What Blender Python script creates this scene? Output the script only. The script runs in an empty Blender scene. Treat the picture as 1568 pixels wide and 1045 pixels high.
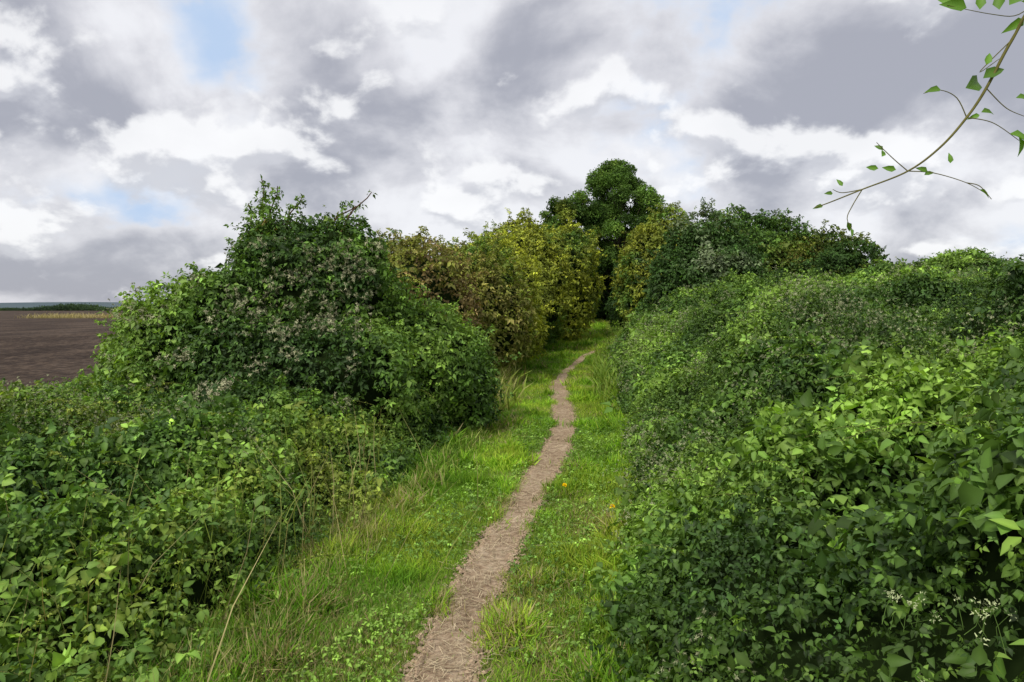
import bpy, math, random
import numpy as np
rng=np.random.default_rng(7); random.seed(7)
CAM=np.array([0,0,2.0])

# ---------------- noise ----------------
def _h(ix,iy,iz,seed):
    n=(ix*374761393+iy*668265263+iz*1274126177+seed*974634777)&0xffffffff
    n=((n^(n>>13))*1103515245)&0xffffffff
    n=((n^(n>>16))*2246822519)&0xffffffff
    return ((n^(n>>15))&0xffffff)/float(0xffffff)
def vnoise(p,seed=0):
    i=np.floor(p).astype(np.int64); f=p-i; f=f*f*(3-2*f)
    r=0
    for a in (0,1):
        for b in (0,1):
            for c in (0,1):
                w=(f[:,0] if a else 1-f[:,0])*(f[:,1] if b else 1-f[:,1])*(f[:,2] if c else 1-f[:,2])
                r=r+w*_h(i[:,0]+a,i[:,1]+b,i[:,2]+c,seed)
    return r
def fbm(p,freq=1.0,octv=3,seed=0):
    s=0;a=1;t=0
    for o in range(octv):
        s=s+a*vnoise(p*freq*(2**o)+17.3*o,seed+o); t+=a; a*=.5
    return s/t
def n2(x,y,freq,octv=3,seed=0):
    return fbm(np.stack([x,y,np.zeros_like(x)],1),freq,octv,seed)
def billow(p,freq,seed):   # rounded lumps, dark creases; 0..1
    return 1-np.abs(2*vnoise(p*freq,seed)-1)
def unit(v): return v/np.maximum(np.linalg.norm(v,axis=1,keepdims=True),1e-9)
def sstep(a,b,x):
    t=np.clip((x-a)/(b-a),0,1); return t*t*(3-2*t)

# ---------------- terrain ----------------
def T(x,y):
    x=np.asarray(x,float);y=np.asarray(y,float)
    r=np.clip(y-20,0,32)
    rise=.0016*r*r*(1-sstep(70,160,y))*sstep(-7,-2,x)
    return rise-.8*sstep(-4,-8,x)
EL=lambda y:np.interp(y,[0,3.6,5.5,7.2,9.1,11.6,21,35,48],[-1.65,-1.5,-1.25,-1.0,-.73,-.43,-.3,.8,3.0])
ER=lambda y:np.interp(y,[0,3.6,5.5,7.7,11.6,16,23,30,48],[.40,.50,.90,1.30,1.90,2.4,3.2,4.6,8.5])
PY=[-3,0,2.5,3.63,4.35,5.22,6.53,7.74,9.5,11.6,14.9,17.4,20.9,26.8,29.9,36,44]
PX=[-.5,-.48,-.43,-.39,-.31,-.195,.04,.27,.62,.90,1.08,1.16,1.64,2.85,3.8,5.2,6.2]

# ---------------- mesh accumulation ----------------
class Acc:
    def __init__(s): s.v=[];s.t=[];s.c=[];s.n=0
    def add(s,V,Tr,C):
        s.v.append(V.astype(np.float32)); s.t.append((Tr+s.n).astype(np.int32)); s.c.append(C.astype(np.float32)); s.n+=len(V)
    def emit(s,tm,pos,f,n,size,col):
        V,Tr,M=tm; N=len(pos)
        if N==0: return
        n=unit(n); f=f-(f*n).sum(1,keepdims=True)*n; f=unit(f); r=np.cross(f,n)
        W=(V[None,:,0,None]*r[:,None]+V[None,:,1,None]*f[:,None]+V[None,:,2,None]*n[:,None])*np.asarray(size).reshape(-1,1,1)+pos[:,None]
        C=col[:,None,:]*M[None,:,None]
        TT=Tr[None]+(np.arange(N)*len(V))[:,None,None]
        s.add(W.reshape(-1,3),TT.reshape(-1,3),C.reshape(-1,3))
    def emit_var(s,tms,pos,f,n,size,col):
        k=rng.integers(0,len(tms),len(pos))
        for i,t in enumerate(tms):
            m=k==i; s.emit(t,pos[m],f[m],n[m],size[m],col[m])
    def tube(s,P,R,col,sides=5):
        P=np.asarray(P,float);R=np.asarray(R,float);m=len(P)
        tan=np.gradient(P,axis=0);tan=unit(tan)
        ref=np.array([[0,0,1.]]) if abs(tan[:,2]).mean()<.8 else np.array([[1.,0,0]])
        a=unit(np.cross(tan,np.repeat(ref,m,0)));b=np.cross(tan,a)
        an=np.arange(sides)/sides*2*math.pi
        V=P[:,None]+R[:,None,None]*(a[:,None]*np.cos(an)[None,:,None]+b[:,None]*np.sin(an)[None,:,None])
        tr=[]
        for i in range(m-1):
            for j in range(sides):
                k=(j+1)%sides;A=i*sides+j;B=i*sides+k
                tr+=[(A,B,B+sides),(A,B+sides,A+sides)]
        C=np.repeat(np.array([col]),m*sides,0)*(rng.uniform(.8,1.2,(m*sides,1)))
        s.add(V.reshape(-1,3),np.array(tr),C)
    def build(s,name,mat,parent=None,smooth=False):
        V=np.concatenate(s.v);Tr=np.concatenate(s.t);C=np.concatenate(s.c)
        me=bpy.data.meshes.new(name)
        me.vertices.add(len(V));me.vertices.foreach_set('co',V.ravel())
        me.loops.add(len(Tr)*3);me.loops.foreach_set('vertex_index',Tr.ravel())
        me.polygons.add(len(Tr));me.polygons.foreach_set('loop_start',np.arange(len(Tr),dtype=np.int32)*3)
        if smooth: me.polygons.foreach_set('use_smooth',np.ones(len(Tr),dtype=bool))
        a=me.color_attributes.new('Col','FLOAT_COLOR','POINT')
        a.data.foreach_set('color',np.concatenate([C,np.ones((len(C),1),np.float32)],1).ravel())
        me.update(calc_edges=True); me.materials.append(mat)
        o=bpy.data.objects.new(name,me); bpy.context.scene.collection.objects.link(o)
        if parent: o.parent=parent
        return o
def empty(name):
    e=bpy.data.objects.new(name,None); bpy.context.scene.collection.objects.link(e); return e

# ---------------- materials ----------------
def newmat(name):
    m=bpy.data.materials.new(name); m.use_nodes=True; nt=m.node_tree; nt.nodes.clear()
    out=nt.nodes.new('ShaderNodeOutputMaterial'); return m,nt,out
def leafmat(name,rough=.5,spec=.3,trans=.3,tint=(1.4,1.4,.6)):
    m,nt,out=newmat(name); N=nt.nodes.new;L=nt.links.new
    at=N('ShaderNodeAttribute');at.attribute_name='Col'
    p=N('ShaderNodeBsdfPrincipled');p.inputs['Roughness'].default_value=rough;p.inputs['Specular IOR Level'].default_value=spec
    L(at.outputs['Color'],p.inputs['Base Color'])
    mu=N('ShaderNodeMix');mu.data_type='RGBA';mu.blend_type='MULTIPLY';mu.inputs[0].default_value=1
    L(at.outputs['Color'],mu.inputs[6]);mu.inputs[7].default_value=(*tint,1)
    t=N('ShaderNodeBsdfTranslucent');L(mu.outputs[2],t.inputs[0])
    mx=N('ShaderNodeMixShader');mx.inputs[0].default_value=trans
    L(p.outputs[0],mx.inputs[1]);L(t.outputs[0],mx.inputs[2]);L(mx.outputs[0],out.inputs[0]);return m
def simplemat(name,rough=.9):
    m,nt,out=newmat(name); N=nt.nodes.new;L=nt.links.new
    at=N('ShaderNodeAttribute');at.attribute_name='Col'
    p=N('ShaderNodeBsdfDiffuse');L(at.outputs['Color'],p.inputs[0]);L(p.outputs[0],out.inputs[0]);return m
M_leaf=leafmat('hedge_leaf',.55,.28,.28); M_far=leafmat('tree_leaf',.6,.2,.25); M_grass=leafmat('grass_blade',.6,.2,.35,(1.2,1.2,.6))
M_bark=simplemat('bark'); M_core=simplemat('core_shade',1); M_fluff=simplemat('seed_fluff',1)  # M_core: near-black, shade inside the hedges put into its colour

# ---------------- leaf templates ----------------
def leaf8(w=.34,droop=.25,fold=.5):
    V=np.array([[0,0,0],[0,.33,0],[0,.68,0],[0,1,0],[-w,.28,0],[-w*.8,.62,0],[w,.28,0],[w*.8,.62,0]],float)
    V[:,2]=np.abs(V[:,0])*fold-droop*V[:,1]**2
    Tr=np.array([[0,6,1],[1,6,7],[1,7,2],[2,7,3],[0,1,4],[1,5,4],[1,2,5],[2,3,5]])
    M=np.array([1.15,1.25,1.2,1.0,.92,.92,.92,.92]);return V,Tr,M
def leaf4(w=.34,droop=.2,fold=.5):
    V=np.array([[0,0,0],[w,.42,0],[0,1,0],[-w,.42,0]],float);V[:,2]=np.abs(V[:,0])*fold-droop*V[:,1]**2
    return V,np.array([[0,1,2],[0,2,3]]),np.array([1.1,.95,1.05,.95])
def rotm(ax,ay,az):
    cx,sx,cy,sy,cz,sz=math.cos(ax),math.sin(ax),math.cos(ay),math.sin(ay),math.cos(az),math.sin(az)
    return np.array([[cz,-sz,0],[sz,cz,0],[0,0,1]])@np.array([[cy,0,sy],[0,1,0],[-sy,0,cy]])@np.array([[1,0,0],[0,cx,-sx],[0,sx,cx]])
def sprig(lf,angs,pet=.35,spread=.35,stem=True,r=.3):
    Vs=[];Ts=[];Ms=[];n=0
    for a in angs:
        V,Tr,M=lf(w=random.uniform(.22,.38),droop=random.uniform(.05,.6),fold=random.uniform(.2,.7))
        s=random.uniform(.6,1.15)
        R=rotm(random.uniform(-spread,spread)-.15,random.uniform(-spread,spread),a+random.uniform(-.25,.25))
        off=np.array([-math.sin(a)*.18,pet+math.cos(a)*.18-(.0 if abs(a)<.3 else .05),random.uniform(-.08,.08)])
        Vs.append((V*s)@R.T+off);Ts.append(Tr+n);Ms.append(M*random.uniform(.8,1.2));n+=len(V)
    if stem:
        Vs.append(np.array([[-.015,-.25,-.1],[.015,-.25,-.1],[0,pet,0]]));Ts.append(np.array([[0,1,2]])+n);Ms.append(np.array([.9,.9,1]))
    return np.concatenate(Vs),np.concatenate(Ts),np.concatenate(Ms)
SP_N=[sprig(leaf8,[0,1.15,-1.15],spread=.6) for _ in range(9)]+[sprig(leaf8,[.5,-.5,1.8,-1.8,0],spread=.7) for _ in range(5)]
SP_F=[sprig(leaf4,[0,1.15,-1.15],stem=False,spread=.55) for _ in range(8)]
def clump(k,lf=leaf4):
    Vs=[];Ts=[];Ms=[];n=0
    for i in range(k):
        V,Tr,M=lf(w=random.uniform(.28,.42));R=rotm(random.uniform(-.9,.9),random.uniform(-.9,.9),random.uniform(0,6.28))
        Vs.append(V@R.T+np.array([random.uniform(-1,1),random.uniform(-1,1),random.uniform(-.6,.6)])*.9);Ts.append(Tr+n);Ms.append(M*random.uniform(.8,1.2));n+=len(V)
    return np.concatenate(Vs),np.concatenate(Ts),np.concatenate(Ms)
CL=[clump(5) for _ in range(8)]
def fluffT():
    V=[];Tr=[];n=0
    for i in range(16):
        d=np.random.default_rng(i+random.randint(0,9999)).normal(size=3);d/=np.linalg.norm(d);p=np.cross(d,[.3,.5,.8]);p/=np.linalg.norm(p)
        V+=[p*.13,-p*.13,d*random.uniform(.7,1.1)+p*.05];Tr.append((n,n+1,n+2));n+=3
    return np.array(V),np.array(Tr),np.tile([.75,.75,1.15],16)
FL=[fluffT() for _ in range(4)]

# palettes (linear)
G_DK=np.array([.038,.082,.017]);G_MD=np.array([.088,.168,.028]);G_LT=np.array([.175,.285,.046]);G_YL=np.array([.26,.33,.05])
OLV=np.array([.185,.225,.035]);YEL=np.array([.33,.36,.035]);BRN=np.array([.225,.20,.06]);RED=np.array([.20,.145,.06]);GRY=np.array([.16,.20,.11])
def palette(pos,cols,freq=.8,seed=3,rnd=.3,br=.35):
    k=len(cols);t=fbm(pos,freq,3,seed);t=np.clip((t-.5)*2.3+.5+rng.normal(0,rnd*.5,len(pos)),0,.999)*(k-1)
    i=t.astype(int);f=(t-i)[:,None];c=np.array(cols);C=c[i]*(1-f)+c[np.minimum(i+1,k-1)]*f
    return C*np.exp(rng.normal(0,br,len(pos)))[:,None]
def orient(nrm,rn=.5,up=.5):
    N=len(nrm);n=nrm*.6+np.array([[0,0,up]])+rng.normal(0,rn,(N,3))
    f=nrm*np.array([[1,1,0]])+np.array([[0,0,-.5]])+rng.normal(0,.8,(N,3));return n,f
def lsize(d,base=.062): return base*(1+np.clip(d-6,0,60)*.045)
def disp(q,amp,seed,Rm):
    return 1+amp*(fbm(q,1.0,2,seed)-.5)*2+(.34*(billow(q,1.9,seed+3)-.55)+.12*(billow(q,4.3,seed+4)-.5))*min(1,.9/Rm)

def sphere(c,R,amp,seed,scale,nu=40,nv=26):
    th=np.linspace(0,2*math.pi,nu,endpoint=False);ph=np.linspace(0,math.pi,nv)
    P,Th=np.meshgrid(ph,th,indexing='ij');d=np.stack([np.sin(P)*np.cos(Th),np.sin(P)*np.sin(Th),np.cos(P)],-1).reshape(-1,3)
    r=disp(c+d*R,amp,seed,R.mean())
    V=c+d*R*r[:,None]*scale;tr=[]
    for i in range(nv-1):
        for j in range(nu):
            k=(j+1)%nu;A=i*nu+j;B=i*nu+k;tr+=[(A,A+nu,B+nu),(A,B+nu,B)]
    return V,np.array(tr)

def bush(name,lumps,cols,base=.062,lai=2.3,amp=.24,sp=None,mat=None,seed=11,shoots=0,fluff=None,freq=.8,core=.8,coremul=1.,rnd=.3,br=.35,sizes=None,trunk=True,shootlen=.5):
    par=empty(name);A=Acc();K=Acc();S=Acc();F=Acc();nf=0
    Ls=[(np.array(l[:3],float),np.array(l[3:6],float)) for l in lumps]
    for li,(c,R) in enumerate(Ls):
        pcols=cols if len(lumps[li])<7 else lumps[li][6]
        d0=np.linalg.norm(c[:2])
        s0=lsize(d0,base) if sizes is None else sizes
        area=4*math.pi*((R[0]*R[1])**1.6/3+(R[0]*R[2])**1.6/3+(R[1]*R[2])**1.6/3)**(1/1.6)
        N=int(lai/s0**2*area)
        d=unit(rng.normal(size=(N,3)))
        r=disp(c+d*R,amp,seed,R.mean())
        inw=1-.22*rng.random(N)**1.5/max(1,np.mean(R)); inw+=np.where(rng.random(N)<.15,rng.random(N)*.14/max(1,np.mean(R)),0)
        p=c+d*R*(r*inw)[:,None];nrm=unit(d/R)
        k=p[:,2]>T(p[:,0],p[:,1])+.02
        for lj,(c2,R2) in enumerate(Ls):
            if lj!=li: k&=np.linalg.norm((p-c2)/R2,axis=1)>.78
        face=(nrm*unit(CAM-p)).sum(1); k&=(face>-.3)|(rng.random(N)<.25)
        g=fbm(p,2.6,2,seed+5);k&=(g>.36)|(rng.random(N)<.35)
        p=p[k];nrm=nrm[k]
        n,f=orient(nrm);C=palette(p,pcols,freq,seed+2,rnd,br)
        A.emit_var(sp or SP_F,p,f,n,s0*np.exp(rng.normal(0,.22,len(p))),C)
        if fluff is not None:
            fm=fluff(p);ii=np.where(fm)[0]
            if len(ii):
                for rep in range(7):
                    F.emit_var(FL,p[ii]+nrm[ii]*.10+rng.normal(0,.045,(len(ii),3)),rng.normal(size=(len(ii),3)),rng.normal(size=(len(ii),3)),rng.uniform(.028,.052,len(ii)),np.array([.50,.50,.31])*rng.uniform(.55,1.2,(len(ii),1)));nf+=len(ii)
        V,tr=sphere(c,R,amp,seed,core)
        K.add(V,tr,np.tile(np.array([.012,.020,.006])*coremul,(len(V),1)))  # solid core added to block see-through, painted dark as shade behind leaves
        if trunk:
            b=np.array([c[0]+rng.normal(0,.1),c[1],T(c[0],c[1])-.1]);
            for q in range(3):
                e=c+R*np.array([rng.uniform(-.5,.5),rng.uniform(-.5,.5),.5]);m=(b+e)/2+rng.normal(0,.1,3)
                S.tube([b,m,e],[.05*R[2]**.5,.035,.012],(.09,.07,.05))
        for q in range(int(shoots*area/20)):
            dd=unit(rng.normal(size=(1,3))+np.array([[0,-.2,.8]]))[0]
            if dd[2]<-.1: continue
            p0=c+dd*R*disp((c+dd*R)[None],amp,seed,R.mean())[0]*.93
            if any(np.linalg.norm((p0-c2)/R2)<.85 for c2,R2 in Ls if c2 is not c): continue
            ln=rng.uniform(.25,1)*shootlen;dr=unit((dd+np.array([0,0,.5])+rng.normal(0,.35,3))[None])[0]
            ts=np.linspace(0,1,6);P=p0+dr*ts[:,None]*ln+np.array([[dr[0],dr[1],-.6]])*(ts**2)[:,None]*ln*.35
            S.tube(P,.006*(1-ts*.7)*max(1,d0/12),(.10,.09,.04),3)
            m=int(6+ln/s0*2.2);tt=rng.random(m);idx=tt*5;i0=idx.astype(int);fr=(idx-i0)[:,None];pp=P[i0]*(1-fr)+P[np.minimum(i0+1,5)]*fr+rng.normal(0,.04,(m,3))*(1-tt)[:,None]
            nn=rng.normal(0,.5,(m,3))+np.array([[0,0,.8]]);ff=rng.normal(0,1,(m,3))
            A.emit_var(sp or SP_F,pp,ff,nn,s0*rng.uniform(.5,.95,m),palette(pp,pcols,freq,seed+2,rnd,br)*1.15)
    A.build('leaves',mat or M_leaf,par);K.build('dark_core',M_core,par,True)
    if S.n:S.build('stems',M_bark,par)
    if nf:F.build('seed_heads',M_fluff,par)
    return par

# ---------------- ground ----------------
def grid(xs,ys,zf):
    X,Y=np.meshgrid(xs,ys);x=X.ravel();y=Y.ravel();V=np.stack([x,y,zf(x,y)],1);nx=len(xs);ny=len(ys)
    i,j=np.meshgrid(np.arange(ny-1),np.arange(nx-1),indexing='ij');a=(i*nx+j).ravel()
    return V,np.concatenate([np.stack([a,a+1,a+nx+1],1),np.stack([a,a+nx+1,a+nx],1)])
def nu(a,b,step,far):
    m=np.arange(a,b,step);l=[];s=step;v=a
    while v>-far: s*=1.35;v-=s;l.append(v)
    r=[];s=step;v=m[-1]
    while v<far: s*=1.35;v+=s;r.append(v)
    return np.array(l[::-1]+list(m)+r)
def groundmat(name,c1,c2,c3,scale,bump=.3,stretch=(1,1,1),dist=.05):
    m,nt,out=newmat(name);N=nt.nodes.new;L=nt.links.new
    tc=N('ShaderNodeTexCoord');mp=N('ShaderNodeMapping');mp.inputs['Scale'].default_value=stretch;L(tc.outputs['Object'],mp.inputs[0])
    a=N('ShaderNodeTexNoise');a.inputs['Scale'].default_value=scale;a.inputs['Detail'].default_value=6;a.inputs['Roughness'].default_value=.7;L(mp.outputs[0],a.inputs[0])
    b=N('ShaderNodeTexNoise');b.inputs['Scale'].default_value=scale*.08;b.inputs['Detail'].default_value=4;L(mp.outputs[0],b.inputs[0])
    cr=N('ShaderNodeValToRGB');e=cr.color_ramp.elements;e[0].position=.3;e[0].color=(*c1,1);e[1].position=.72;e[1].color=(*c3,1);q=e.new(.5);q.color=(*c2,1)
    mx=N('ShaderNodeMath');mx.operation='MULTIPLY_ADD';L(b.outputs[0],mx.inputs[0]);mx.inputs[1].default_value=.5;
    m2=N('ShaderNodeMath');m2.operation='MULTIPLY_ADD';L(a.outputs[0],m2.inputs[0]);m2.inputs[1].default_value=.9;m2.inputs[2].default_value=-.2;L(m2.outputs[0],mx.inputs[2])
    L(mx.outputs[0],cr.inputs[0])
    p=N('ShaderNodeBsdfPrincipled');p.inputs['Roughness'].default_value=.95;p.inputs['Specular IOR Level'].default_value=.1;L(cr.outputs[0],p.inputs['Base Color'])
    if bump>0:
        bp=N('ShaderNodeBump');bp.inputs['Strength'].default_value=bump;bp.inputs['Distance'].default_value=dist;L(a.outputs[0],bp.inputs['Height']);L(bp.outputs[0],p.inputs['Normal'])
    L(p.outputs[0],out.inputs[0]);return m
def sheet(name,V,tr,mat):
    A=Acc();A.add(V,tr,np.ones((len(V),3)));return A.build(name,mat,None,True)
V,tr=grid(nu(-12,16,.5,4000),nu(-4,60,.5,4000),T)
sheet('ground',V,tr,groundmat('turf_soil',(.05,.06,.015),(.10,.15,.025),(.16,.20,.05),14,0))
# ploughed field, with ridges
fx=-np.concatenate([np.arange(8.2,45,.22),np.geomspace(45.3,700,60)])[::-1];fy=np.concatenate([np.arange(-5,60,.5),np.geomspace(60.5,520,70)])
def fz(x,y):
    z=T(x,y)+.05; near=(x>-45)
    a=(x*.94+y*.05)*2*math.pi/.9
    return z+np.where(near,.045*(n2(x,y,2.0,2,4)-.5)+.03*np.sin(a),0.0)
V,tr=grid(fx,fy,fz)
sheet('ploughed_field',V,tr,groundmat('ploughed_soil',(.020,.014,.011),(.055,.039,.030),(.15,.11,.08),4,1,(1,.3,1),.2))
# path
ys=np.arange(-3,31.5,.04);xs=np.interp(ys,PY,PX)
kx=np.ones(25)/25;xs=np.convolve(np.pad(xs,12,'edge'),kx,'valid')+.04*(n2(ys,ys*0,.9,2,12)-.5)
wid=.165+.04*(n2(ys,ys*0,1.2,2,8)-.5)-.03*sstep(12,20,ys)-.07*sstep(27,31,ys)
cols=np.linspace(-1,1,11);PV=[]
for j,cc in enumerate(cols):
    w=wid*cc*(1+.45*abs(cc)**2*(n2(ys,ys*0+9*np.sign(cc),7.,3,20)-.5)) ;x=xs+w
    PV.append(np.stack([x,ys,T(x,ys)+.016-.012*(1-cc*cc)+.01*(n2(x,ys,6,2,5)-.5)+.002],1))
PVa=np.stack(PV,1);ny,nx=PVa.shape[:2];i,j=np.meshgrid(np.arange(ny-1),np.arange(nx-1),indexing='ij');a=(i*nx+j).ravel()
sheet('footpath',PVa.reshape(-1,3),np.concatenate([np.stack([a,a+1,a+nx+1],1),np.stack([a,a+nx+1,a+nx],1)]),groundmat('trodden_earth',(.17,.115,.07),(.33,.24,.16),(.54,.43,.31),15,1.0,(1,1,1),.03))
A=Acc();N=7500;yy=2.4+rng.random(N)**1.6*18;xx=np.interp(yy,PY,PX)+rng.normal(0,.13,N)
V=np.array([[-.02,-.5,0],[.02,-.5,0],[.02,.5,.05],[-.02,.5,.05]]);St=(V,np.array([[0,1,2],[0,2,3]]),np.ones(4))
A.emit(St,np.stack([xx,yy,T(xx,yy)+.024],1),np.concatenate([rng.normal(0,1,(N,2)),rng.normal(0,.12,(N,1))],1),np.tile([[0,0,1.]],(N,1))+rng.normal(0,.15,(N,3)),rng.uniform(.02,.09,N),np.array([.52,.43,.28])*rng.uniform(.4,1.2,(N,1)))
# crumbs of soil scattered beyond the path edges
N=9000;yy=2.2+rng.random(N)**1.5*16;sg=np.where(rng.random(N)<.5,-1,1);xx=np.interp(yy,PY,PX)+sg*(.13+np.abs(rng.normal(0,.045,N)))
Cb=(np.array([[-.6,-.5,0],[.6,-.45,0],[.5,.5,.1],[-.45,.55,0],[0,0,.6]]),np.array([[0,1,4],[1,2,4],[2,3,4],[3,0,4]]),np.array([.8,.8,.8,.8,1.1]))
A.emit(Cb,np.stack([xx,yy,T(xx,yy)+.012],1),np.concatenate([rng.normal(0,1,(N,2)),np.zeros((N,1))],1),np.tile([[0,0,1.]],(N,1)),rng.uniform(.006,.026,N),np.array([.34,.25,.17])*rng.uniform(.5,1.3,(N,1)))
A.build('dry_straw',M_fluff)

# ---------------- grass ----------------
def blade(w,b,b2):
    V=np.array([[-w,0,0],[w,0,0],[-w*.8,b*.4,.5],[w*.8,b*.4,.5],[0,b+b2,.93]],float)
    return V,np.array([[0,1,3],[0,3,2],[2,3,4]]),np.array([.7,.7,1.,1.,1.15])
BL=[blade(.042,random.uniform(0,.8),random.uniform(0,.5)) for _ in range(10)]
BLW=[blade(.065,random.uniform(0,.8),random.uniform(0,.5)) for _ in range(6)]
BLT=[blade(.010,random.uniform(0,.5),random.uniform(0,.3)) for _ in range(8)]
def scat(x0,x1,y0,y1,dens):
    N=int((x1-x0)*(y1-y0)*dens);return rng.uniform(x0,x1,N),rng.uniform(y0,y1,N)
def flat(x,y,z=0): return np.stack([x,y,T(x,y)+z],1)
A=Acc()
for (y0,y1,de,tm,hm) in [(1.5,4.5,11000,BL,.95),(4.5,8,6600,BL,.98),(8,14,3000,BLW,.95),(14,24,1300,BLW,1.2),(24,52,420,BLW,1.8)]:
    x,y=scat(-2.3 if y0<14 else -1,max(2.2,ER(y1)+.3),y0,y1,de)
    el,er=EL(y),ER(y);pc=np.interp(y,PY,PX);dp=np.abs(x-pc);w=(.135-.03*sstep(12,20,y))*(.72+.6*n2(x,y,5,2,71))*(1-.8*sstep(27,31,y))
    k=(x>el-.45)&(x<er+.25)&((dp>w*rng.uniform(.7,1.55,len(x)))|(rng.random(len(x))<.02))
    k&=(rng.random(len(x))<.5+.9*n2(x,y,3.,2,31))
    x,y,el,er,dp=x[k],y[k],el[k],er[k],dp[k]
    p=flat(x,y);N=len(x)
    edge=np.minimum(x-el,er-x)
    h=(.028+.020*sstep(.1,.5,dp)+.05*sstep(.3,-.1,edge)+.17*np.clip(n2(x,y,2.2,3,33)-.5,0,1)*2)*rng.uniform(.6,1.4,N)*hm
    tone=np.exp((n2(x,y,2.6,2,35)-.5)*1.0)[:,None]
    c=palette(p,[np.array([.115,.265,.016]),np.array([.19,.37,.022]),np.array([.26,.43,.030]),np.array([.35,.43,.05])],.9,40,.5,.22)*tone
    st=np.clip((n2(x,y,1.3,3,52)-.5)*3+.05+.4*sstep(-.5,-1.3,x)*sstep(7.5,5,y)+.4*sstep(.30,.13,dp),0,.8)
    dry=rng.random(N)<st*.6; c[dry]=np.array([.45,.39,.18])*rng.uniform(.5,1.15,(dry.sum(),1))
    n=np.concatenate([rng.normal(0,.4,(N,2)),np.ones((N,1))],1);f=rng.normal(size=(N,3))
    A.emit_var(tm,p,f,n,h,c)
gp=empty('grass_verge');A.build('grass_blades',M_grass,gp)
A=Acc();x,y=scat(-2.0,2.0,2,12,420);k=(x>EL(y)-.3)&(x<ER(y)+.1)&(np.abs(x-np.interp(y,PY,PX))>.2)&(n2(x,y,1.4,2,61)>.46-.2*(x>0));x,y=x[k],y[k];N=len(x)
A.emit_var(SP_N,flat(x,y,.03)+np.array([0,0,1])*rng.random((N,1))*.05,rng.normal(size=(N,3)),rng.normal(0,.35,(N,3))+[[0,0,1]],rng.uniform(.015,.036,N),palette(flat(x,y),[G_MD,G_LT*1.1],1,5)*1.2)
A.build('clover_leaves',M_leaf,gp)

# taller stems along margins
A=Acc()
def tall(xc,y,sp_,h0,h1,dens_cols):
    N=len(y);x=xc+rng.normal(0,sp_,N);p=flat(x,y);n=np.concatenate([rng.normal(0,.28,(N,2)),np.ones((N,1))],1)
    A.emit_var(BLT if y.mean()<9 else BL,p,rng.normal(size=(N,3)),n,rng.uniform(h0,h1,N),palette(p,dens_cols,1.5,70,.8,.25))
GT=[np.array([.15,.27,.03]),np.array([.23,.31,.05]),np.array([.40,.34,.16])]
y=rng.uniform(2.2,6.5,2400);tall(EL(y)-.2,y,.25,.10,.26,GT)
y=rng.uniform(6.5,13,1800);tall(EL(y)-.05,y,.13,.10,.24,GT)
y=rng.uniform(13,30,2600);tall(EL(y)-.05,y,.22,.25,.6,[GT[1],GT[2],GT[1]])
y=rng.uniform(3,14,2400);tall(ER(y)+.1,y,.13,.10,.24,[GT[0],GT[0],GT[1]])
y=rng.uniform(14,40,4000);tall(ER(y)+.1,y,.25,.2,.6,[GT[0],GT[1]])
x=rng.uniform(-120,-95,1500);y=rng.uniform(165,180,1500);tall(x,y,.4,.6,1.6,[GT[2],GT[2]])
# flowering grass stems poking out of the scrub
BLF=[blade(.0035,random.uniform(0,.3),random.uniform(0,.3)) for _ in range(6)]
y=rng.uniform(2.8,8,260);x=EL(y)-1.1+rng.normal(0,.7,260);p=flat(x,y);A.emit_var(BLF,p,rng.normal(size=(260,3)),np.concatenate([rng.normal(0,.25,(260,2)),np.ones((260,1))],1),rng.uniform(.75,1.1,260),palette(p,[GT[1],GT[2]],1.5,70,.8,.25))
A.build('tall_grass',M_grass)

# ---------------- bramble heightfields ----------------
def hR(x,y):
    s=np.maximum(x-ER(y)+.05,0)
    top=np.interp(y,[0,4,8,12,18,26],[1.95,1.95,2.05,2.25,2.4,2.5])-.33*sstep(2.5,4.5,s)*(1-sstep(13,17,y))
    sc=np.interp(y,[0,5,10,20],[2.1,2.2,2.3,2.1])
    h=top*(1-np.exp(-s/sc))
    q=np.stack([x,y,x*0],1)
    near=sstep(.8,4,y)*.6+.4
    bump=(fbm(q,.55,2,81)-.5)*1.1+((billow(q,.95,82)-.5)*.75+(billow(q,2.3,84)-.5)*.32)*near
    return T(x,y)+h+bump*sstep(0,1.3,s)+.12*sstep(0,.15,s)+.18*(billow(q,1.3,87))*sstep(0,.4,s)
def hL(x,y):
    s=np.maximum(EL(y)-.15-x,0)
    h=.70*(1-np.exp(-s/.8))*np.interp(y,[0,3,5,8,12],[.7,.75,.9,1,.8])
    q=np.stack([x,y,x*0],1)
    bump=(fbm(q,.7,2,91)-.5)*.8+(billow(q,1.2,92)-.5)*.5+(billow(q,2.7,94)-.5)*.24
    return T(x,y)+np.maximum(h+bump*sstep(0,.8,s)*.9,.04)+.3*sstep(-4,-6,x)
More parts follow.
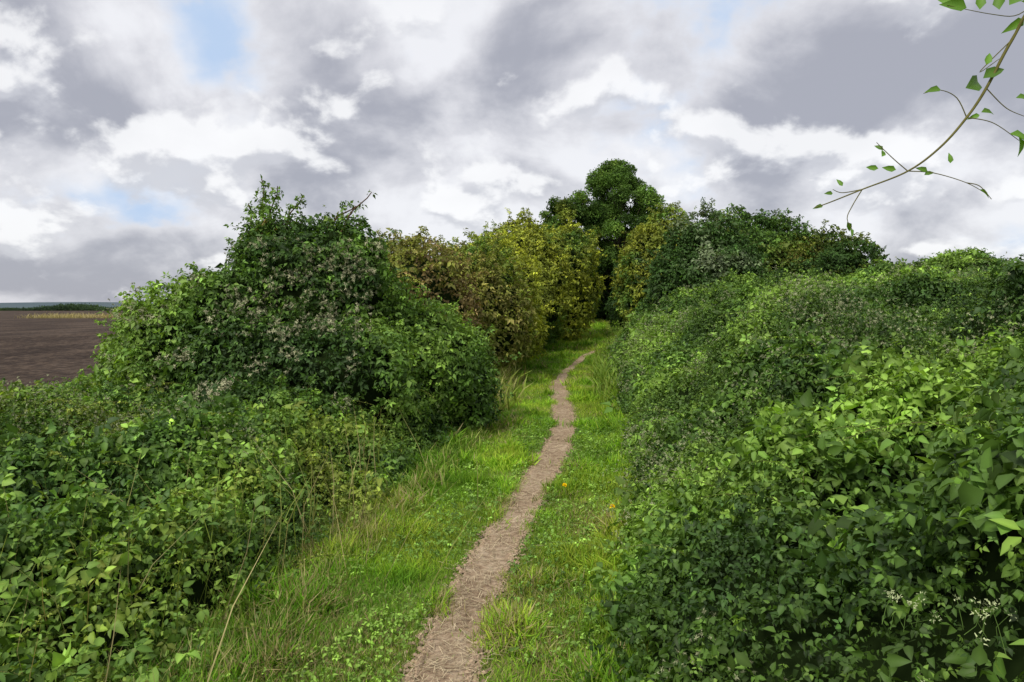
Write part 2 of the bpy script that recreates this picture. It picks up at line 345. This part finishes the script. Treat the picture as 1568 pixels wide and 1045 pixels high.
def hfveg(name,hf,x0f,x1f,y0,y1,cols,base,lai,seed,wid,fluff=0,shoots=200,sgn=1):
    par=empty(name);A=Acc();K=Acc();S=Acc();F=Acc()
    def grad(x,y,e=.06): return (hf(x+e,y)-hf(x-e,y))/(2*e),(hf(x,y+e)-hf(x,y-e))/(2*e)
    bands=np.geomspace(max(y0,.7),y1,9);
    for b0,b1 in zip(bands[:-1],bands[1:]):
        dd=b0;s0=float(lsize(dd,base));D=lai/s0**2
        xa=x0f((b0+b1)/2)-1.2;xb=x1f((b0+b1)/2)+1.2
        x,y=scat(xa,xb,b0,b1,D*2.2)
        inside=(x>x0f(y)+.15*(n2(x,y,2.5,2,5)-.5)*2)&(x<x1f(y))&(np.abs(x)<1.0*y+2.0);x,y=x[inside],y[inside]
        gx,gy=grad(x,y)
        slope=np.sqrt(1+gx**2+gy**2);k=rng.random(len(x))<slope/2.2/1.15;x,y,gx,gy=x[k],y[k],gx[k],gy[k]
        nrm=unit(np.stack([-gx,-gy,np.ones_like(gx)],1));z=hf(x,y);p=np.stack([x,y,z],1)
        g=fbm(p,3.6,2,seed);k=(g>.38)|(rng.random(len(x))<.5);p,nrm=p[k],nrm[k]
        p=p-nrm*(rng.random((len(p),1))**1.3*.22)+nrm*np.where(rng.random((len(p),1))<.18,rng.random((len(p),1))*.18,0)
        n,f=orient(nrm,.58,.42);
        spn=(fbm(p,.9,2,seed+9)-.5)
        sz=s0*np.exp(rng.normal(0,.32,len(p))+np.clip(spn*3.0,-.45,.28))
        C=palette(p,cols,.9,seed+2,.35,.34)*np.exp(spn*1.0)[:,None]
        A.emit_var(SP_N if b0<6 else SP_F,p,f,n,sz,C)
        if fluff:
            m=(fbm(p,.8,2,seed+20)>.54)&(rng.random(len(p))<fluff);q=p[m];N=len(q)
            for rep in range(4):
                F.emit_var(FL,q+nrm[m]*.07+rng.normal(0,.04,(N,3)),rng.normal(size=(N,3)),rng.normal(size=(N,3)),rng.uniform(.008,.018,N)*(1+b0*.07),np.array([.42,.45,.26])*rng.uniform(.6,1.2,(N,1)))
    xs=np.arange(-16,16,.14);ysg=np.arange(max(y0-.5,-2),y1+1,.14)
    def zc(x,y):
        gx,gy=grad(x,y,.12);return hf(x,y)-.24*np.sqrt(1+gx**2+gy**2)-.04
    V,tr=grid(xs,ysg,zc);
    c=V[tr].mean(1);k=(c[:,0]>x0f(c[:,1])+.1*(sgn>0))&(c[:,0]<x1f(c[:,1])-.1*(sgn<0));K.add(V,tr[k],np.tile([.014,.024,.007],(len(V),1)))  # dark sheet under the leaves, shade in the gaps painted as near-black
    for q in range(shoots):
        y=y0+.8+(y1-y0)*rng.random()**1.5;xa,xb=float(x0f(y)),float(x1f(y));x=(xa+(xb-xa)*(rng.random()**1.0));
        if abs(x)>y+2: continue
        z=float(hf(np.array([x]),np.array([y]))[0]);p0=np.array([x,y,z-.08]);ln=rng.uniform(.2,.6);a=rng.uniform(0,6.28);dr=np.array([math.cos(a)*.7-.3*sgn,math.sin(a)*.7-.2,.75])
        ts=np.linspace(0,1,7);P=p0+dr*ts[:,None]*ln+np.array([[dr[0],dr[1],-1.3]])*(ts**2)[:,None]*ln*.5
        S.tube(P,.0028*(1-ts*.6)*max(1,y/6),(.11,.12,.04),4);s0=float(lsize(y,base))
        m=int(6+ln/s0*1.5);idx=np.linspace(.3,5.9,m);i0=idx.astype(int);fr=(idx-i0)[:,None];pp=P[i0]*(1-fr)+P[i0+1]*fr
        A.emit_var(SP_N if y<8 else SP_F,pp,rng.normal(0,1,(m,3)),rng.normal(0,.35,(m,3))+[[0,0,1]],s0*rng.uniform(.6,.95,m)*(1.1-idx/8),palette(pp,[cols[-1],cols[-1]*1.2],1,2))
    A.build('leaves',M_leaf,par);K.build('dark_core',M_core,par,True);S.build('stems',M_bark,par)
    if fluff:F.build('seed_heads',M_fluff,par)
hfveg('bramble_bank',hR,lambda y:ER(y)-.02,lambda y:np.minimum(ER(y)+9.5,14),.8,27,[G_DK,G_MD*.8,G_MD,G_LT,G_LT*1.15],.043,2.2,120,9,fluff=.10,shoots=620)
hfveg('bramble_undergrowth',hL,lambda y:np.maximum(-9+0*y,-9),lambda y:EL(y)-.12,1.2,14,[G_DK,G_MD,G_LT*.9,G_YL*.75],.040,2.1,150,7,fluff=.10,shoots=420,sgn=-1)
# pale flowers low on the bank
F=Acc();S=Acc()
for cx,cy in [(.95,1.75),(1.15,1.85),(1.02,1.95),(.80,1.80),(1.3,1.9),(1.25,2.15)]:
    z=float(hR(np.array([cx]),np.array([cy]))[0])
    for q in range(8):
        b=np.array([cx+rng.normal(0,.05),cy+rng.normal(0,.05),z-.03]);e=b+np.array([rng.normal(0,.04),rng.normal(0,.04),.06+rng.random()*.035]);S.tube([b,(b+e)/2+rng.normal(0,.008,3),e],[.0011,.0009,.0007],(.10,.17,.04),4)
        N=16;f=unit(rng.normal(size=(N,3))+[[0,0,.6]]);V=np.array([[-.2,0,0],[.2,0,0],[.1,1,0],[-.1,1,0]])
        F.emit((V,np.array([[0,1,2],[0,2,3]]),np.ones(4)),np.tile(e,(N,1))+rng.normal(0,.008,(N,3)),f,rng.normal(size=(N,3)),rng.uniform(.006,.011,N),np.tile([[.46,.52,.28]],(N,1)))
par=empty('clematis_flowers');F.build('petals',M_fluff,par);S.build('stalks',M_bark,par)

# ---------------- left big bush ----------------
def flL(p): 
    return (p[:,0]<-2.0)&(p[:,2]>.7)&(p[:,2]<2.9)&(fbm(p,1.6,2,77)>.48)&(rng.random(len(p))<.075)
bush('clematis_covered_bush',[(-3.1,10.6,1.85,1.3,1.2,1.45),(-4.7,10.2,1.05,1.1,1.1,1.2),(-1.75,10.9,1.0,1.15,1.1,1.05),(-3.1,9.6,.75,1.7,1.0,1.25),
 (-.95,11.3,.6,.62,.8,.85),(-3.6,10.5,2.6,.5,.45,.75,[G_MD,G_LT,RED]),(-2.6,10.4,2.6,.7,.7,.7),(-3.0,8.6,.4,1.1,.7,.65),(-4.0,10,1.9,.75,.7,.75)],[G_DK,G_MD,G_MD*1.1,G_LT,G_LT],.058,2.4,.26,shoots=60,fluff=flL,seed=21,sp=None)
bush('elder_bush',[(-6.3,9.6,-.1,1.1,1.0,.9),(-7.7,9.8,-.25,1.1,1,.9),(-5.3,8.2,-.1,.9,.8,.75),(-8.9,9.2,-.3,1.2,1,.9),(-5.9,11.5,.6,.9,.9,1.35)],[G_DK,G_MD,G_LT],.06,2.3,.28,shoots=50,seed=33)
S=Acc();A=Acc()
for (x0,z0,x1,z1,mm) in [(-3.75,3.0,-3.88,3.98,90),(-3.7,3.0,-3.6,3.85,80),(-3.5,3.1,-3.25,3.7,80),(-3.9,2.8,-4.1,3.6,80),(-2.6,3.1,-2.15,3.75,26),(-2.8,3.2,-2.4,3.55,26),(-3.8,2.7,-4.3,3.15,60)]:
    ts=np.linspace(0,1,8);y0=10.4+rng.uniform(-.2,.2);P=np.stack([x0+(x1-x0)*ts**1.3+.03*np.sin(ts*9),y0+.1*ts,z0+(z1-z0)*ts],1);S.tube(P,.018*(1-.6*ts),(.10,.06,.04),4)
    tt=rng.random(mm)**1.3;idx=tt*6.9;i0=idx.astype(int);fr=(idx-i0)[:,None];pp=P[i0]*(1-fr)+P[i0+1]*fr+rng.normal(0,.11,(mm,3))*(1.1-tt)[:,None]
    A.emit_var(SP_F,pp,rng.normal(0,1,(mm,3)),rng.normal(0,.6,(mm,3))+[[0,0,.7]],rng.uniform(.05,.085,mm),palette(pp,[G_MD,G_LT*.8,RED],2,2))
sh=empty('climbing_shoots');S.build('stems',M_bark,sh);A.build('leaves',M_leaf,sh)

# ---------------- mid/far hedges ----------------
bush('field_maple_hedge',[(-2.5,16,1.8,1.4,1.4,1.75,[G_MD,BRN,OLV,RED]),(-1.0,18.5,1.8,1.4,1.5,1.8,[G_MD,OLV,BRN,OLV*1.2]),(-.6,22,2.1,1.5,1.6,2.2,[G_MD,OLV,OLV*1.3,YEL]),
 (-.2,25,1.4,1.3,1.4,1.6,[OLV,YEL,YEL*1.2]),(.4,29,2.9,1.8,2,2.6,[G_MD,OLV,YEL*.8,OLV]),(1.7,35,3.2,2.5,2.4,3.0,[G_MD,OLV,YEL*.9,OLV]),(-3.9,14.5,1.0,1.2,1.2,1.6,[G_MD,BRN,OLV]),(-1.0,15.2,.6,.6,.7,.9,[G_DK,G_MD,OLV]),(.9,32,1.2,1.3,1.6,1.5,[G_DK,G_MD,OLV])],
 [OLV],.062,2.1,.3,shoots=44,seed=41,mat=M_far,coremul=1.5,shootlen=.9,freq=.6)
bush('hawthorn_hedge',[(6.5,23,2.4,2.0,2.0,2.4,[G_DK,G_DK*1.3,GRY]),(8.9,25,2.8,2.3,2,2.7,[G_DK,G_MD,OLV*.8]),(11.0,24,2.2,2.0,2,2.3,[G_DK,OLV*.8,BRN*.8]),(6.9,31,3.2,2.0,2.0,3.0,[G_MD,OLV,YEL*.6,OLV]),
 (10.3,18,1.6,1.2,1.2,1.2,[G_DK,G_MD,GRY]),(9.9,14.2,1.1,1.4,1.3,.9,[G_MD,G_LT,G_MD]),(12.5,18.5,1.2,1.7,1.4,1.1,[G_DK,G_MD]),(5.0,20,.8,1.0,1.4,1.3,[G_DK,G_MD,G_MD])],
 [G_DK],.062,2.3,.28,shoots=40,seed=51,mat=M_far,shootlen=.8)
bush('woodland_understorey',[(4.2,50,2.4,3,2,3.2),(8.5,50,3,3,2,4.6),(1.0,45,3,3,2.5,3.6),(11,42,3,3,3,3.5),(6.0,47,2.6,1.5,1.5,2.2),(7.9,39,2.6,2,2,3.2)],[G_DK*.8,G_DK,G_MD],.06,1.8,.3,shoots=0,seed=61,mat=M_far)
# ---------------- trees ----------------
def tree(name,x,y,prof,nl,rl,size,cols,seed):
    par=empty(name);z0=float(T(x,y));A=Acc();S=Acc();R=np.random.default_rng(seed)
    zt=prof[-1][0];ts=np.linspace(0,1,9);P=np.stack([x+.25*np.sin(ts*4),y+.2*np.sin(ts*3+1),z0-.2+(zt*.88)*ts],1);S.tube(P,.26*(1-ts*.9)*zt/12+.01,(.08,.07,.05),8)
    for i in range(nl):
        z=prof[0][0]+(zt-prof[0][0])*((i+R.random())/nl);rr=np.interp(z,[p[0] for p in prof],[p[1] for p in prof]);a=i*2.39996+R.uniform(-.5,.5);q=rr*math.sqrt(R.uniform(.12,1.1))
        c=np.array([x+q*math.cos(a),y+q*math.sin(a),z0+z]);r=R.uniform(.5,1)*rl
        j=int(np.clip((z-1.2)/zt*8*.9,0,7));b=P[j];m=(b+c)/2+[0,0,-.2];S.tube([b,m,c],[.05,.03,.01],(.08,.07,.05),5)
        N=int(30*(r/size)**2*.26);d=unit(R.normal(size=(N,3)));pr=d*np.array([1,1,.75])*r*(R.random((N,1))**.4)*(1+.9*(fbm(c+d*r,2.4,2,seed)-.5))[:,None];p=c+pr
        n,f=orient(unit(d+[[0,0,.4]]),.6,.4);A.emit_var(CL,p,f,n,size*R.uniform(.7,1.2,N),palette(p,cols,.9,seed,.3,.3)*(.7+.6*R.random()))
    A.build('leaves',M_far,par);S.build('trunk_and_limbs',M_bark,par);return par
tree('ash_tree',7.0,46,[(2.5,2.6),(4.5,3.0),(6.5,2.9),(8.3,2.35),(9.6,1.5),(10.5,.5)],100,.85,.12,[G_DK*1.1,G_MD,G_MD*1.2,G_LT*.9],5)
tree('hazel_tree',3.5,44,[(3,1.6),(5,1.9),(6.8,1.5),(8.0,.9)],48,.75,.12,[G_DK,G_MD,OLV],6)

# distant things
A=Acc()
N=20000;x=rng.uniform(-420,-40,N);y=rng.uniform(500,530,N);hh=(1.0+10*np.clip(n2(x,y*0,.03,3,5)-.40,0,1)*1.6);z=-.8+rng.random(N)*hh
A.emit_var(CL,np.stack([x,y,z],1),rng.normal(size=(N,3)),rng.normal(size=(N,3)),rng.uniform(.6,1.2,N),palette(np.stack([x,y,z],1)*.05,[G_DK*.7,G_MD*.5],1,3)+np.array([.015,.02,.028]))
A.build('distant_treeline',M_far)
xs=np.linspace(-2600,1500,120);ysg=np.linspace(1500,2600,12)
V,tr=grid(xs,ysg,lambda x,y:-5+np.sin((y-1500)/1100*math.pi)*(6+24*n2(x,y*0,.0016,3,3)))
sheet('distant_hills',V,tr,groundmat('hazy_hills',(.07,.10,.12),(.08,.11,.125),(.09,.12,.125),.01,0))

# ---------------- overhanging branch ----------------
S=Acc();A=Acc();d=1.5
def W(u,v,dd=d): return np.array([(u-784)/1045*dd,dd,2-(v-470)/1045*dd])
def crv(pts,n=40):
    P=np.array(pts);t=np.linspace(0,len(P)-1,n);o=[]
    for tt in t:
        i=min(int(tt),len(P)-2);f=tt-i;p0=P[max(i-1,0)];p1=P[i];p2=P[i+1];p3=P[min(i+2,len(P)-1)]
        o.append(.5*((2*p1)+(-p0+p2)*f+(2*p0-5*p1+4*p2-p3)*f*f+(-p0+3*p1-3*p2+p3)*f**3))
    return np.array(o)
tw=(.13,.12,.04)
main=crv([W(2300,1500,2.4),W(2150,700,2.2),W(1900,150,1.9),W(1720,-60,1.7),W(1600,-10),W(1550,60),W(1510,135),W(1480,180),W(1440,225),W(1390,262),W(1320,290),W(1270,310),W(1247,318)],80)
S.tube(main,np.linspace(.005,.0011,80),tw,6)
for pts in [[(1480,180),(1465,150),(1440,138),(1414,143)],[(1390,262),(1430,265),(1480,280),(1512,298)],[(1390,262),(1370,245),(1352,228),(1342,218)],[(1320,290),(1305,315),(1297,335),(1307,355)],
            [(1510,135),(1540,165),(1568,178)],[(1480,180),(1520,188),(1560,215)],[(1600,-10),(1560,22),(1520,22),(1450,8)],[(1550,60),(1500,110),(1530,90)],[(1320,290),(1290,295),(1275,290)],[(1480,280),(1500,285),(1518,305)]]:
    q=crv([W(*p) for p in pts],16);S.tube(q,np.linspace(.0013,.0007,16),tw,5)
def lf(u,v,ang,size,tilt=.3):
    p=W(u,v)[None];a=math.radians(ang);f=np.array([[math.cos(a),rng.uniform(-.5,.3),math.sin(a)]]);n=np.array([[-math.sin(a)*tilt+rng.normal(0,.35),-1,math.cos(a)*tilt+rng.normal(.3,.35)]])
    A.emit(leaf8(.24,rng.uniform(.1,.5),.6),p,f,n,np.array([size*d/1045]),(np.array([[.12,.25,.03]])*rng.uniform(.6,1.2)))
for t in [(1478,135,25,54),(1505,120,35,38),(1510,100,75,22),(1480,12,170,40),(1500,15,95,30),(1470,8,150,34),(1530,15,100,34),(1545,8,60,46),(1568,30,-150,30),(1440,137,190,24),(1502,172,10,24),(1500,176,-170,16),(1545,205,-15,38),(1560,210,-60,30),(1555,150,-10,30),
          (1352,230,130,16),(1350,240,60,18),(1345,258,175,18),(1420,262,160,18),(1455,250,95,16),(1415,268,20,16),(1500,290,-40,20),(1290,285,120,14),(1275,296,180,14),(1297,340,-60,18),(1302,350,-100,14),(1260,315,190,14),(1372,260,170,20)]: lf(*t)
par=empty('overhanging_branch');S.build('stems',M_bark,par);A.build('leaves',M_leaf,par)

# dandelions
def dandelion(x,y,h=.12):
    par=empty('dandelion_flower');S=Acc();S.tube([(x,y,0),(x+.01,y,h*.5),(x,y,h)],[.002,.002,.002],(.12,.2,.04),5);S.build('stalk',M_bark,par)
    A=Acc();N=60;a=rng.uniform(0,6.28,N);e=rng.uniform(.1,1.3,N);f=np.stack([np.cos(a)*np.cos(e),np.sin(a)*np.cos(e),np.sin(e)],1)
    V=np.array([[-.12,0,0],[.12,0,0],[.12,1,0],[-.12,1,0]]);A.emit((V,np.array([[0,1,2],[0,2,3]]),np.ones(4)),np.tile([[x,y,h]],(N,1)),f,rng.normal(size=(N,3)),np.full(N,.026),np.tile([[.9,.65,.01]],(N,1)));A.build('petals',M_fluff,par)
dandelion(.54,7.0,.17);dandelion(.92,6.25,.17)

# ---------------- world ----------------
w=bpy.data.worlds.new('World');bpy.context.scene.world=w;w.use_nodes=True;nt=w.node_tree;nt.nodes.clear();N=nt.nodes.new;L=nt.links.new
def mth(op,a,b=None,c=None,clamp=False):
    n=N('ShaderNodeMath');n.operation=op;n.use_clamp=clamp
    for i,v in enumerate((a,b,c)):
        if v is None: continue
        if isinstance(v,(int,float)): n.inputs[i].default_value=v
        else: L(v,n.inputs[i])
    return n.outputs[0]
SUN_EL,SUN_AZ=math.radians(50),math.radians(215)
sky=N('ShaderNodeTexSky');sky.sky_type='NISHITA';sky.sun_disc=False;sky.sun_elevation=SUN_EL;sky.sun_rotation=SUN_AZ
tc=N('ShaderNodeTexCoord');dirn=tc.outputs['Generated'];sp=N('ShaderNodeSeparateXYZ');L(dirn,sp.inputs[0])
z=mth('MAXIMUM',sp.outputs[2],0.0)
def scaled(k,off):
    inv=mth('DIVIDE',k,mth('ADD',z,off));v=N('ShaderNodeVectorMath');v.operation='SCALE';L(dirn,v.inputs[0]);L(inv,v.inputs['Scale']);return v.outputs[0]
def shift(vec,x,y):
    v=N('ShaderNodeVectorMath');v.operation='ADD';L(vec,v.inputs[0]);v.inputs[1].default_value=(x,y,0);return v.outputs[0]
def noise(vec,scale,det=8,ro=.55,dist=0):
    n=N('ShaderNodeTexNoise');n.noise_dimensions='2D';n.inputs['Scale'].default_value=scale;n.inputs['Detail'].default_value=det;n.inputs['Roughness'].default_value=ro;n.inputs['Distortion'].default_value=dist;L(vec,n.inputs['Vector']);return n.outputs[0]
def sm(x,a,b,o0=0.,o1=1.):
    mr=N('ShaderNodeMapRange');mr.interpolation_type='SMOOTHSTEP';mr.inputs[1].default_value=a;mr.inputs[2].default_value=b;mr.inputs[3].default_value=o0;mr.inputs[4].default_value=o1;L(x,mr.inputs[0]);return mr.outputs[0]
def mixc(f,a,b):
    m=N('ShaderNodeMix');m.data_type='RGBA';L(f,m.inputs[0])
    for i,v in ((6,a),(7,b)):
        if isinstance(v,tuple): m.inputs[i].default_value=(*v,1)
        else: L(v,m.inputs[i])
    return m.outputs[2]
def blob(u,v,r):
    a=np.array([(u-784)/1045,1,-(v-470)/1045]);a/=np.linalg.norm(a);d_=N('ShaderNodeVectorMath');d_.operation='DOT_PRODUCT';L(dirn,d_.inputs[0]);d_.inputs[1].default_value=tuple(a)
    return sm(d_.outputs['Value'],math.cos(r/1045*1.25),1.0)
def addblobs(x,bl):
    for u,v,r,a in bl: x=mth('ADD',x,mth('MULTIPLY',blob(u,v,r),a))
    return x
q=scaled(1.0,.60)
# high thin white cloud with a few pale blue gaps
nb_=addblobs(noise(q,2.2,6,.5),[(240,15,120,-.14),(690,62,110,-.16)])
col=mixc(sm(nb_,.25,.41),(.50,.64,.86),(.87,.875,.91))
# grey stratocumulus bodies, lighter at their thin edges
dk=[(90,110,170,.10),(110,400,200,.13),(600,170,170,.05),(1000,80,240,.08),(1450,190,240,.14),(160,250,110,-.12),(330,190,100,-.07),(470,150,90,-.07),(950,220,140,-.08),(1400,350,150,-.12),(760,320,180,-.05),(240,10,110,-.09),(690,62,90,-.09)]
n2_=addblobs(noise(shift(q,5.2,1.7),3.4,9,.54,.15),dk)
m2_=sm(n2_,.37,.50)
gcol=mixc(sm(n2_,.42,.70),(.76,.76,.80),(.40,.41,.47))
col=mixc(m2_,col,gcol)
# white cumulus puffs in front, bright tops and grey bases
qa=shift(q,-3.1,8.4);sc2=N('ShaderNodeVectorMath');sc2.operation='SCALE';L(q,sc2.inputs[0]);sc2.inputs['Scale'].default_value=.965;qb=shift(sc2.outputs[0],-3.1,8.4)
pb=[(160,250,120,.11),(340,210,100,.08),(950,225,150,.05),(1400,350,160,.08),(30,380,60,.1),(240,330,90,.07),(100,420,150,-.08)]
na3=noise(qa,5.2,8,.52,.1);nb3=noise(qb,5.2,8,.52,.1)
n3_=addblobs(na3,pb)
rel=mth('SUBTRACT',na3,nb3)
m3_=mth('MULTIPLY',mth('MULTIPLY',sm(n3_,.54,.65),sm(z,.50,.30)),.85)
pcol=mixc(sm(rel,-.07,.06),(.62,.63,.68),(.98,.98,.99))
col=mixc(m3_,col,pcol)
sc=N('ShaderNodeVectorMath');sc.operation='SCALE';L(col,sc.inputs[0]);sc.inputs['Scale'].default_value=10.
hz=N('ShaderNodeMix');hz.data_type='RGBA';hz.inputs[0].default_value=.07;L(sc.outputs[0],hz.inputs[6]);L(sky.outputs[0],hz.inputs[7])
bg=N('ShaderNodeBackground');bg.inputs[1].default_value=.106;L(hz.outputs[2],bg.inputs[0]);wo=N('ShaderNodeOutputWorld');L(bg.outputs[0],wo.inputs[0])
w.cycles.sampling_method='MANUAL';w.cycles.sample_map_resolution=512

sl=bpy.data.lights.new('sun','SUN');sl.energy=3.3;sl.angle=math.radians(18);sl.color=(1,.95,.85)
so=bpy.data.objects.new('sun',sl);bpy.context.scene.collection.objects.link(so)
from mathutils import Vector
sd=Vector((math.sin(SUN_AZ)*math.cos(SUN_EL),math.cos(SUN_AZ)*math.cos(SUN_EL),math.sin(SUN_EL)));so.rotation_euler=sd.to_track_quat('Z','Y').to_euler()

cd=bpy.data.cameras.new('camera');cd.lens=24;cd.sensor_width=36;cd.shift_y=-.0332;cd.clip_end=10000;cd.clip_start=.05
co=bpy.data.objects.new('camera',cd);co.location=(0,0,2);co.rotation_euler=(math.radians(90),0,0);bpy.context.scene.collection.objects.link(co);bpy.context.scene.camera=co
s=bpy.context.scene;s.view_settings.view_transform='Standard';s.view_settings.look='None';s.view_settings.exposure=0
print('tris',sum(len(o.data.polygons) for o in s.objects if o.type=='MESH'))
